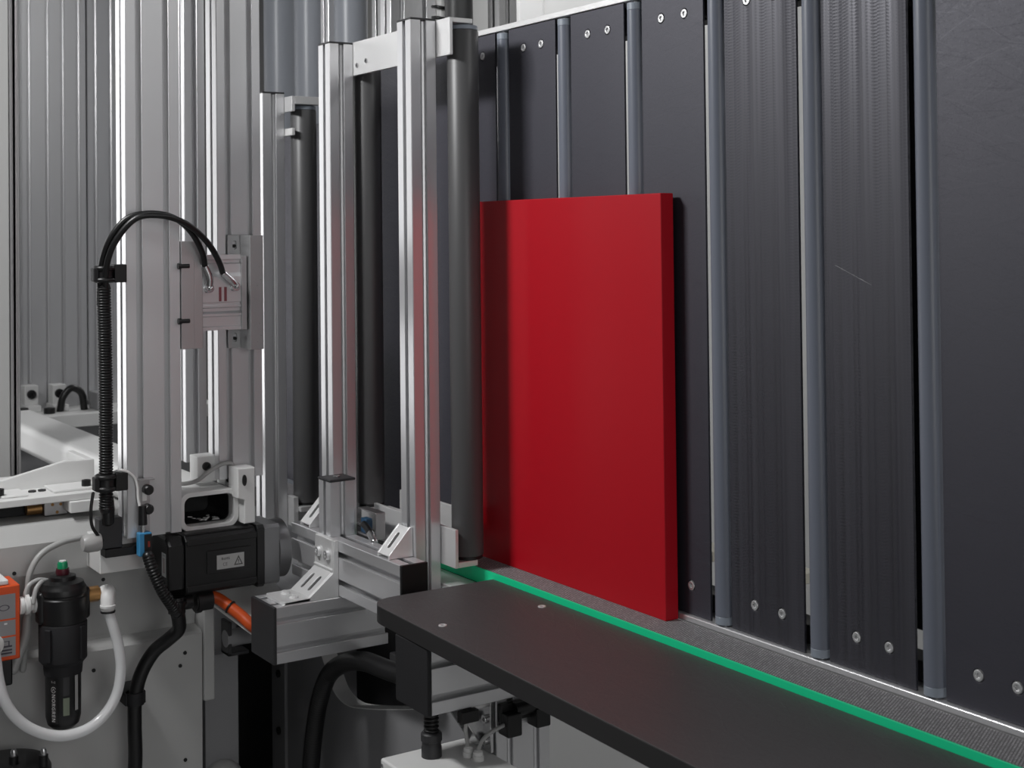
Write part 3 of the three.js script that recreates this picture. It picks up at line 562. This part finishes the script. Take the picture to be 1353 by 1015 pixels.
// ---------------------------------------------------------------- painted machine body, lower left
{
  const t = thing('machine_casing', 'grey painted machine body with a drawn-in step, lower left', 'machine body', [0, 0, 0]);
  const s = poly([[-1.05, 0.02], [-0.612, 0.02], [-0.606, 0.703], [-0.612, 0.708], [-0.648, 0.714], [-0.648, 0.72], [-0.618, 0.865], [-0.618, 0.922], [-0.63, 0.934], [-0.648, 0.953], [-0.658, 0.956], [-1.05, 0.956]]);
  const s2 = poly([[-1.05, 0.02], [-0.612, 0.02], [-0.606, 0.703], [-0.612, 0.708], [-0.648, 0.714], [-0.648, 0.72], [-0.618, 0.865], [-0.618, 0.922], [-0.63, 0.926], [-1.05, 0.926]]);
  part(t, 'body_shell', merge([extrude(s, 0.585).translate(0, 0, 0.567), extrude(s2, 0.155).translate(0, 0, 0.412)]), M.body);
  for (const [y, z, x] of [[0.872, 0.776, -0.6195], [0.835, 0.606, -0.626], [0.667, 0.631, -0.6072], [0.669, 0.448, -0.6072], [0.645, 0.458, -0.6074], [0.455, 0.448, -0.609]]) part(t, 'tapped_hole', at(cyl(0.0038, 0.003, 14).rotateZ(Math.PI / 2), x + 0.001, y, z), M.black);
}
{
  const t = thing('body_block', 'white machined block on the body below the lift column', 'block', [0, 0, 0]);
  part(t, 'block_body', span(-0.6175, -0.5305, 0.868, 0.934, 0.545, 0.640, 0.002), M.white);
}
solo('body_skirt', 'pale vertical strip with rounded end beside the dark recess', 'strip', span(-0.66, -0.6, 0.566, 0.79, 0.387, 0.4105, 0.004), M.body);
{
  const g = plateY([[-0.60, 0.40], [-0.53, 0.418], [-0.42, 0.3766], [-0.42, 0.27], [-0.60, 0.27]], 0.774, 0.7804, 0.001), p = g.attributes.position;   // a sloping sheet
  for (let i = 0; i < p.count; i++) p.setY(i, p.getY(i) - (p.getX(i) + 0.53) * 0.383);
  g.computeVertexNormals();
  solo('white_shelf', 'sloping white sheet under the motor beside the orange cable', 'plate', g, M.white);
}
{
  const t = thing('lower_panel', 'plain grey lower panel left of the black recess', 'panel', [0, 0, 0]);
  part(t, 'panel_sheet', span(-0.70, -0.66, 0.02, 0.637, 0.3135, 0.386, 0.001), M.bodyDeep);
  part(t, 'cable_cover', at(new THREE.SphereGeometry(0.045, 24, 16), -0.655, 0.375, 0.352), M.body);
}
{
  const t = thing('recess_enclosure', 'added grey enclosure with unseen walls that darkens the vertical recess', 'machine base', [0, 0, 0]);  // added walls, out of view, shut light out so the recess turns dark
  part(t, 'enclosure_wall', span(-1.62, -1.60, 0.001, 0.712, -0.182, 0.312, 0.001), M.bodyDeep);
  part(t, 'enclosure_wall', span(-1.5995, -0.702, 0.001, 0.70, 0.300, 0.312, 0.001), M.bodyDeep);
  part(t, 'enclosure_wall', span(-1.5995, -0.66, 0.001, 0.70, -0.182, -0.170, 0.001), M.bodyDeep);
  part(t, 'enclosure_wall', span(-0.66, -0.648, 0.001, 0.70, -0.169, 0.1125, 0.001), M.bodyDeep);
  part(t, 'enclosure_top', merge([span(-1.5995, -0.648, 0.7005, 0.712, -0.182, 0.1125, 0.001), span(-1.5995, -0.702, 0.7005, 0.712, 0.113, 0.312, 0.001)]), M.bodyDeep);
}
{
  const t = thing('valve_bracket', 'dark pipe stub and clip in the recess under the white plate', 'bracket', [0, 0, 0]);
  part(t, 'pipe', at(cyl(0.017, 0.12, 24).rotateX(Math.PI / 2), -0.55, 0.70, 0.325), M.bodyDeep);
  part(t, 'clip', merge([span(-0.575, -0.535, 0.667, 0.735, 0.376, 0.384, 0.002), span(-0.575, -0.535, 0.667, 0.674, 0.34, 0.384, 0.002)]), M.capDark);
}
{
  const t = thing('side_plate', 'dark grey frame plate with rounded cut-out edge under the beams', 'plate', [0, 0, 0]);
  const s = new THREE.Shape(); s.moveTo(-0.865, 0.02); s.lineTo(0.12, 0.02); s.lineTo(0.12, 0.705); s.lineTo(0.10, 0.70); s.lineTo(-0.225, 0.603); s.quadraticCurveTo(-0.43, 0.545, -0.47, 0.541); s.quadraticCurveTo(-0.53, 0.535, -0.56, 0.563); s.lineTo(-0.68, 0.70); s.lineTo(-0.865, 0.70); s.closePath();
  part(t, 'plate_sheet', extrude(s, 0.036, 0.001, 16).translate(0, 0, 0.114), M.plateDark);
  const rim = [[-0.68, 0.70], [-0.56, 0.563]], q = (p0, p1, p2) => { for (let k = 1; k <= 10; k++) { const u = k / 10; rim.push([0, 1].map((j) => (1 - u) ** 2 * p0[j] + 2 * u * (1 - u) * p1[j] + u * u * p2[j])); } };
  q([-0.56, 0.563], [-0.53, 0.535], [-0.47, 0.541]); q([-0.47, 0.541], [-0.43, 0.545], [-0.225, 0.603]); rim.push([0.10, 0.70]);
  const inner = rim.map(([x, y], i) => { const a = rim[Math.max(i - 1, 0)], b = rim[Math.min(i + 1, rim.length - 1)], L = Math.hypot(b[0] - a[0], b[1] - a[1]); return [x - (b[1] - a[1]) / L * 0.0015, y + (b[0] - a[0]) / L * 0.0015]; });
  part(t, 'lit_cut_edge', extrude(poly([...rim, ...inner.reverse()]), 0.0355).translate(0, 0, 0.1142), M.white, [0, 0, 0], 'edge of the cut-out with its light painted pale');  // white rim paints in the light that falls on the plate's edge
  part(t, 'edge_angle', span(-0.848, -0.777, 0.02, 0.70, 0.1505, 0.158, 0.001), M.plateDark);
  for (const y of [0.524, 0.397]) part(t, 'bolt', at(bolt.z(0.0085, 0.005), -0.806, y, 0.158), M.black);
}
{
  const t = thing('hidden_valve', 'dark valve gear seen through the cut-out of the frame plate', 'valve', [0, 0, 0]);
  part(t, 'valve_body', span(-0.62, -0.24, 0.50, 0.70, -0.02, 0.06, 0.004), M.frameBlack);
  part(t, 'valve_cap', span(-0.40, -0.30, 0.632, 0.66, 0.06, 0.095, 0.003), M.bodyDeep);
  part(t, 'coil', at(cyl(0.03, 0.09, 24).rotateZ(0.5), -0.20, 0.66, 0.07), M.bodyDeep);
}
solo('drain_hose', 'big black hose bending down out of the frame below the beam', 'hose', sweep([[-0.1, 0.705, 0.205], [-0.2, 0.695, 0.205], [-0.30, 0.686, 0.205], [-0.385, 0.66, 0.205], [-0.452, 0.62, 0.205], [-0.497, 0.556, 0.205], [-0.524, 0.48, 0.205], [-0.542, 0.395, 0.205], [-0.55, 0.28, 0.205], [-0.55, 0.02, 0.205]], 0.0185, { seg: 460, radial: 20, ring: (s) => s > 0.36 ? 1 - 0.05 * (0.5 - 0.5 * Math.cos(2 * Math.PI * s / 0.006)) : 1 }), M.rubber);

// ---------------------------------------------------------------- air filter, lower left
{
  const t = thing('air_filter', 'black air filter regulator with a green topped knob', 'air filter', [-0.52, 0.6, 0.7125]);
  part(t, 'bowl', lathe([[0, 0.006], [0.012, 0.006], [0.013, 0.002], [0.02, 0.001], [0.028, 0.008], [0.0315, 0.022], [0.0325, 0.14], [0, 0.14]], 48), M.black);
  part(t, 'bowl_guard', merge([lathe([[0.0, 0.098], [0.034, 0.1], [0.0355, 0.118], [0.043, 0.127], [0.0435, 0.192], [0.042, 0.195], [0, 0.195]], 48), ...[0.6, 2.2, 3.8, 5.4].map((a) => at(box(0.01, 0.06, 0.012, 0.002), 0.043, 0.16, 0).rotateY(a))]), M.blackMatt);
  part(t, 'head', merge([lathe([[0, 0.1955], [0.042, 0.196], [0.0425, 0.24], [0.0405, 0.2425], [0.0405, 0.246], [0.0425, 0.248], [0.042, 0.258], [0.039, 0.262], [0.037, 0.268], [0.024, 0.272], [0.0235, 0.279], [0.018, 0.281], [0, 0.281]], 48), at(box(0.03, 0.06, 0.096, 0.008), 0, 0.225, 0)]), M.black);
  part(t, 'knob', lathe([[0, 0.281], [0.0115, 0.281], [0.0125, 0.285], [0.0115, 0.292], [0, 0.292]], 28), M.maroon);
  const k = part(t, 'knob_top', lathe([[0, 0.2922], [0.0095, 0.2922], [0.0095, 0.300], [0.008, 0.3045], [0, 0.3045]], 24), M.greenKnob);
  part(k, 'knob_cap', at(cyl(0.0062, 0.002, 20), 0, 0.3056, 0), M.white);
  // lettering on the bowl: a curved patch that carries the print
  const tex = labelTexture(256, 1024, (g, w, h) => {
    g.fillStyle = '#0d0c0d'; g.fillRect(0, 0, w, h); g.fillStyle = '#a8a5a5'; g.strokeStyle = '#a8a5a5';
    g.font = 'bold 62px sans-serif'; g.fillText('1 \u203a 2', 62, 110);
    g.lineWidth = 15; g.beginPath(); g.arc(128, 262, 64, 0.3, 6.0); g.stroke(); g.lineWidth = 13; g.beginPath(); g.moveTo(94, 292); g.lineTo(128, 232); g.lineTo(162, 292); g.stroke();
    g.save(); g.translate(80, 352); g.rotate(Math.PI / 2); g.font = 'bold 140px sans-serif'; g.fillText('NORGREN', 0, 0, 640); g.restore();
  });
  const strip = (r, a0, a1, y0, y1, mat, name, label) => { const c = new THREE.CylinderGeometry(r, r, y1 - y0, 14, 1, true, a0, a1 - a0); part(t, name, at(c, 0, (y0 + y1) / 2, 0), mat, [0, 0, 0], label); };
  // angle 0 of the cylinder is +z, pi/2 is +x
  strip(0.0331, 0.50, 1.02, 0.016, 0.099, std({ map: tex, roughness: 0.42 }), 'lettering', 'white vertical lettering on the bowl');
  strip(0.0331, 1.30, 1.64, 0.03, 0.062, M.bowl, 'sight_glass', 'pale sight glass window');
  strip(0.0331, 1.30, 1.64, 0.066, 0.1, M.capDark, 'window_frame');
  strip(0.0331, 1.98, 2.2, 0.036, 0.102, M.greyCable, 'paper_label', 'narrow grey label strip');
  part(t, 'port_nut', merge([at(cyl(0.015, 0.02, 6).rotateX(Math.PI / 2), 0, 0.236, -0.056), at(cyl(0.011, 0.03, 20).rotateX(Math.PI / 2), 0, 0.236, -0.064)]), M.brass);
  part(t, 'wall_arm', span(-0.086, -0.03, 0.212, 0.24, -0.015, 0.015, 0.002), M.black);
}
{
  const t = thing('hose_elbow', 'white elbow fitting at the outlet of the air filter', 'fitting', [0, 0, 0]);
  part(t, 'elbow', merge([sweep([[-0.52, 0.836, 0.636], [-0.513, 0.838, 0.63], [-0.503, 0.83, 0.6335], [-0.497, 0.812, 0.636]], 0.0135, { seg: 30, radial: 20 }), at(cyl(0.0145, 0.004, 24), -0.496, 0.816, 0.636)]), M.white);
  part(t, 'elbow_ring', at(cyl(0.0135, 0.003, 24), -0.494, 0.806, 0.6365), M.black);
}
solo('clear_hose', 'translucent clear hose looping under the air filter', 'hose', sweep([[-0.494, 0.806, 0.6365], [-0.490, 0.782, 0.629], [-0.488, 0.738, 0.6185], [-0.486, 0.695, 0.6155], [-0.484, 0.65, 0.6255], [-0.481, 0.62, 0.648], [-0.478, 0.601, 0.682], [-0.478, 0.598, 0.726], [-0.478, 0.614, 0.769], [-0.478, 0.642, 0.803], [-0.478, 0.679, 0.826], [-0.48, 0.715, 0.836], [-0.485, 0.76, 0.841], [-0.495, 0.80, 0.845]], 0.0098, { seg: 120, radial: 20 }), M.hose);
{
  const t = thing('soft_start_valve', 'orange and grey valve module with printed front at the left edge', 'valve', [0, 0, 0]);
  part(t, 'valve_body', span(-0.60, -0.5205, 0.739, 0.874, 0.789, 0.90, 0.003), M.orange);
  const tex = labelTexture(256, 512, (g, w, h) => {
    g.fillStyle = '#8f8e90'; g.fillRect(0, 0, w, h); g.strokeStyle = '#d8501a'; g.lineWidth = 14;
    for (const y of [210, 350]) { g.beginPath(); g.moveTo(0, y); g.lineTo(w, y); g.stroke(); }
    g.lineWidth = 6; g.strokeStyle = '#4a4650'; g.beginPath(); g.arc(205, 110, 22, 0, 7); g.stroke(); g.strokeRect(180, 390, 46, 40); g.fillStyle = '#3a3440'; for (const y of [425, 455, 480]) g.fillRect(120, y, 120, 14);
    g.fillStyle = '#dedede'; g.fillRect(205, 236, 14, 14); g.fillStyle = '#70707a'; g.fillRect(60, 260, 90, 16);
  });
  part(t, 'front_plate', new THREE.PlaneGeometry(0.10, 0.112).rotateY(Math.PI / 2), std({ map: tex, roughness: 0.45 }), [-0.5198, 0.803, 0.8475], 'grey printed front with orange lines');
  part(t, 'top_cover', span(-0.598, -0.525, 0.8745, 0.884, 0.808, 0.90, 0.003), M.white);
  part(t, 'gauge', lathe([[0, 0], [0.019, 0], [0.019, 0.006], [0.016, 0.008], [0, 0.008]], 36).rotateZ(-Math.PI / 2), M.white, [-0.5195, 0.772, 0.838]);
  part(t, 'base_body', span(-0.59, -0.53, 0.69, 0.7385, 0.80, 0.90, 0.004), M.black);
  part(t, 'wall_foot', span(-0.6165, -0.6005, 0.76, 0.86, 0.80, 0.88, 0.001), M.black);
}
{
  const t = thing('hose_nipple', 'white ribbed connector between valve module and air filter', 'fitting', [-0.528, 0.833, 0.77]);
  part(t, 'nipple_body', lathe([[0, -0.0105], [0.016, -0.0105], [0.017, -0.006], [0.0125, -0.004], [0.0125, 0.0], [0.018, 0.002], [0.018, 0.008], [0.013, 0.010], [0.016, 0.0125], [0.016, 0.0185], [0, 0.0185]], 32).rotateX(Math.PI / 2), M.white);
}
for (const [pts, n, r] of [[[[-0.6, 0.927, 0.655], [-0.598, 0.927, 0.66], [-0.594, 0.924, 0.694], [-0.588, 0.908, 0.734], [-0.582, 0.877, 0.756], [-0.578, 0.835, 0.761], [-0.578, 0.76, 0.765], [-0.58, 0.70, 0.77]], 'grey air line curving from the round fitting down behind the filter', 0.0058], [[[-0.545, 0.868, 0.735], [-0.54, 0.872, 0.752], [-0.535, 0.865, 0.77], [-0.532, 0.846, 0.778], [-0.531, 0.83, 0.78]], 'short pale tube arching over the ribbed connector, outer one', 0.0042], [[[-0.54, 0.868, 0.74], [-0.527, 0.87, 0.75], [-0.52, 0.862, 0.76], [-0.516, 0.848, 0.765], [-0.514, 0.838, 0.767]], 'short pale tube arching over the ribbed connector, inner one', 0.0042]])
  solo('air_line', n, 'tube', sweep(pts, r), M.greyCable);
solo('grey_drain_line', 'grey drain tube slanting behind the lower part of the air filter', 'tube', sweep([[-0.565, 0.80, 0.765], [-0.56, 0.76, 0.772], [-0.555, 0.72, 0.79], [-0.553, 0.71, 0.794]], 0.0088), M.greyCable);
{
  const t = thing('round_valve', 'black round valve cover with two bright domed studs, lower left corner', 'valve', [-0.52, 0.488, 0.815]);
  part(t, 'valve_cover', lathe([[0, 0], [0.078, 0], [0.078, 0.055], [0.072, 0.067], [0.05, 0.073], [0, 0.075]], 56), M.black);
  for (const [x, z] of [[0.03, -0.006], [0.055, -0.052]]) { const s = part(t, 'stud_nut', at(cyl(0.0085, 0.02, 6), x, 0.078, z), M.black); part(s, 'stud', lathe([[0, 0], [0.0055, 0], [0.0055, 0.008], [0.004, 0.0115], [0, 0.013]], 18), M.steel, [x, 0.088, z]); }
  part(t, 'valve_neck', span(-0.0835, -0.03, 0.0, 0.05, -0.04, 0.04, 0.004), M.black);
}

// ---------------------------------------------------------------- box and plugs under the table
{
  const t = thing('junction_box', 'white junction box under the table with its lid screw', 'junction box', [0.17, 0.58, 0.301]);
  part(t, 'box_body', span(-0.074, 0.09, 0, 0.08, -0.086, 0.075, 0.004), M.white);
  part(t, 'lid_screw', bolt.z(0.0032, 0.002), M.steel, [-0.066, 0.07, 0.0745]);
}
{
  const t = thing('cable_gland', 'black cable gland with corrugated hose on the white junction box', 'gland', [0.137, 0.6602, 0.304]);
  part(t, 'gland_body', lathe([[0, 0], [0.0165, 0], [0.0165, 0.016], [0.0155, 0.018], [0.0155, 0.025], [0.0172, 0.026], [0.0172, 0.037], [0.0155, 0.039], [0.0115, 0.040], [0, 0.040]], 36), M.capDark);
  part(t, 'corrugated_hose', sweep([[0, 0.036, 0], [0, 0.06, 0], [0, 0.085, 0]], 0.0128, { seg: 120, radial: 18, ring: corrugated(0.0062, 0.2) }), M.rubber);
}
for (const [x, z, n, path] of [[0.172, 0.256, 'left', [[0.172, 0.676, 0.256], [0.186, 0.70, 0.268], [0.196, 0.715, 0.275], [0.1985, 0.726, 0.2755]]], [0.196, 0.252, 'right', [[0.196, 0.676, 0.252], [0.199, 0.69, 0.247], [0.204, 0.702, 0.235], [0.209, 0.710, 0.218], [0.210, 0.712, 0.212]]]]) {
  const t = thing('cable_gland', `white cable gland with thin grey lead, ${n} one of the pair on the box`, 'gland', [0, 0, 0]);
  part(t, 'gland_body', lathe([[0, 0], [0.0092, 0], [0.0092, 0.008], [0.0078, 0.009], [0.0078, 0.014], [0.004, 0.017], [0, 0.017]], 24), M.white, [x, 0.6602, z]);
  part(t, 'lead', sweep(path, 0.0032), M.greyCable);
}
{
  const t = thing('sensor_plug', 'two black plug housings clipped to the top of the table leg', 'plug', [0, 0, 0]);
  part(t, 'plug_housing', merge([span(0.1915, 0.203, 0.712, 0.742, 0.125, 0.212, 0.002), span(0.1915, 0.222, 0.693, 0.730, 0.183, 0.211, 0.003), span(0.1915, 0.222, 0.698, 0.730, 0.127, 0.155, 0.003), at(cyl(0.011, 0.05, 20).rotateX(Math.PI / 2), 0.208, 0.732, 0.165)]), M.black);
}
solo('proximity_switch', 'small black switch under the beam above the white glands', 'switch', span(0.1915, 0.206, 0.726, 0.7455, 0.255, 0.288, 0.002), M.black);
{
  const t = thing('leg_bracket', 'shiny cast bracket joining the table leg to its beam', 'bracket', [0, 0, 0]);
  part(t, 'bracket_body', merge([span(0.115, 0.187, 0.662, 0.745, 0.2165, 0.2225, 0.001), span(0.115, 0.187, 0.738, 0.7455, 0.2225, 0.275, 0.001), slabX([[0.222, 0.664], [0.222, 0.74], [0.272, 0.74]], 0.115, 0.121, 0.0008), slabX([[0.222, 0.664], [0.222, 0.74], [0.272, 0.74]], 0.158, 0.164, 0.0008)]), M.steel);
  for (const y of [0.68, 0.715]) part(t, 'bolt', bolt.z(0.007, 0.006), M.steel, [0.175, y, 0.2225]);
}

// ---------------------------------------------------------------- far machine, left background
{
  const X = -2.2;
  const t = thing('far_bench', 'grey machine bench in the left background', 'bench', [0, 0, 0]);
  part(t, 'bench_top', span(-3.1, X, 0.925, 0.965, -0.25, 0.62, 0.003), M.white);
  part(t, 'bench_body', span(-3.05, X - 0.12, 0.0, 0.9245, -0.25, 0.60, 0.003), M.bodyDeep);
  for (const [x, z] of [[-2.31, 0.345], [-2.46, 0.30], [-2.27, 0.275], [-2.38, 0.225]]) part(t, 'bolt', bolt.y(0.017, 0.018), M.black, [x, 0.9648, z]);
}
const farCols = [[-2.42, 0.475, 0.06, 0.10, 'far aluminium column at the left panel edge, blurred'], [-2.42, 0.375, 0.065, 0.06, 'far bright aluminium column, second from the left panel'], [-2.42, 0.325, 0.09, 0.115, 'far wide grey aluminium column left of the corrugated duct'], [-2.42, 0.215, 0.06, 0.10, 'far aluminium column behind the corrugated duct'], [-2.42, 0.11, 0.06, 0.10, 'far aluminium column half hidden by the lift column']];
for (const [x, z, w, d, n] of farCols) column('far_column', n, x, z, w, d, 1, 2, 0.9655, 3.1);
for (const [x, z, n] of [[-2.36, 0.40, 'far white foot block at the left panel edge'], [-2.36, 0.315, 'far white foot block, middle one of three'], [-2.34, 0.235, 'far white foot block left of the round black handle']]) {
  const t = thing('far_foot_block', n, 'block', [0, 0, 0]);
  part(t, 'block_body', merge([span(x - 0.055, x, 0.9655, 1.045, z - 0.03, z + 0.012, 0.003), span(x - 0.055, x + 0.035, 0.9655, 0.985, z - 0.03, z + 0.018, 0.003)]), M.white);
  part(t, 'bolt', at(bolt.x(0.014, 0.01), x, 1.018, z - 0.008), M.black);
}
solo('far_cable', 'black cable bow on the far bench', 'cable', sweep([[-2.3, 0.968, 0.235], [-2.3, 1.01, 0.225], [-2.3, 1.035, 0.2], [-2.3, 1.02, 0.17], [-2.3, 0.968, 0.16]], 0.011), M.rubber);
solo('far_terminal', 'dark terminal box on the far bench beside the black cable bow', 'box', span(-2.34, -2.25, 0.9655, 1.02, 0.085, 0.135, 0.004), M.bodyDeep);
// grey cabinet at the left picture edge
{
  const t = thing('cabinet', 'plain grey cabinet side with dark framed edge at the left picture border', 'cabinet', [0, 0, 0]);
  part(t, 'cabinet_wall', span(-1.29, -1.2, 0.958, 3.49, 0.6445, 0.745, 0.002), M.body);
  part(t, 'edge_frame', profY(0.026, 0.022, 1, 1, 2.53).translate(-1.214, 0.958, 0.632), M.satin);
}

// ---------------------------------------------------------------- machinery behind the wall, seen above its top
for (const [x, z, r, mat, n] of [[-1.812, -0.30, 0.050, M.backPipe, 'large blue grey upright pipe behind the shorter post'], [-1.597, -0.30, 0.047, M.backPipe, 'large blue grey upright pipe behind the middle post'], [-1.335, -0.30, 0.046, M.backPipe, 'large grey upright pipe above the long angle plate'], [-0.757, -0.30, 0.034, M.darkRoller, 'dark grey upright pipe behind the front press roller']])
  solo('upright_pipe', n, 'pipe', lathe([[0, 0.002], [r - 0.002, 0.002], [r, 0.004], [r, 3.0], [r - 0.002, 3.002], [0, 3.002]], 48), mat, [x, 0, z]);
for (const [x1, z, w, d, nw, nd, n] of [[-1.435, -0.28, 0.05, 0.05, 1, 1, 'rear aluminium post behind the cap of the middle post'], [-1.155, -0.30, 0.055, 0.055, 1, 1, 'rear dark slotted post above the long angle plate'], [-0.955, -0.22, 0.055, 0.13, 1, 2, 'rear light two-slot post behind the cap of the front post'], [-0.625, -0.33, 0.05, 0.05, 1, 1, 'rear dark post left of the bright white pilaster']])
  column('rear_post', n, x1, z, w, d, nw, nd, 0.0, 3.0, n.includes('dark') ? M.plateSteel : M.alu);
{
  const t = thing('coiled_hose', 'dark coiled hose around a white rod behind the front post', 'hose', [-0.835, 1.2, -0.30]);
  const pts = []; for (let k = 0; k <= 440; k++) { const a = k / 12 * Math.PI * 2; pts.push([0.024 * Math.cos(a), 0.3 + k * 0.0022, 0.024 * Math.sin(a)]); }
  part(t, 'coil', sweep(pts, 0.0042, { seg: 1800, radial: 8 }), M.rubber); part(t, 'rod', at(cyl(0.014, 1.9, 24), 0, 0.75, 0), M.white);
}
renderer.render(scene, camera);
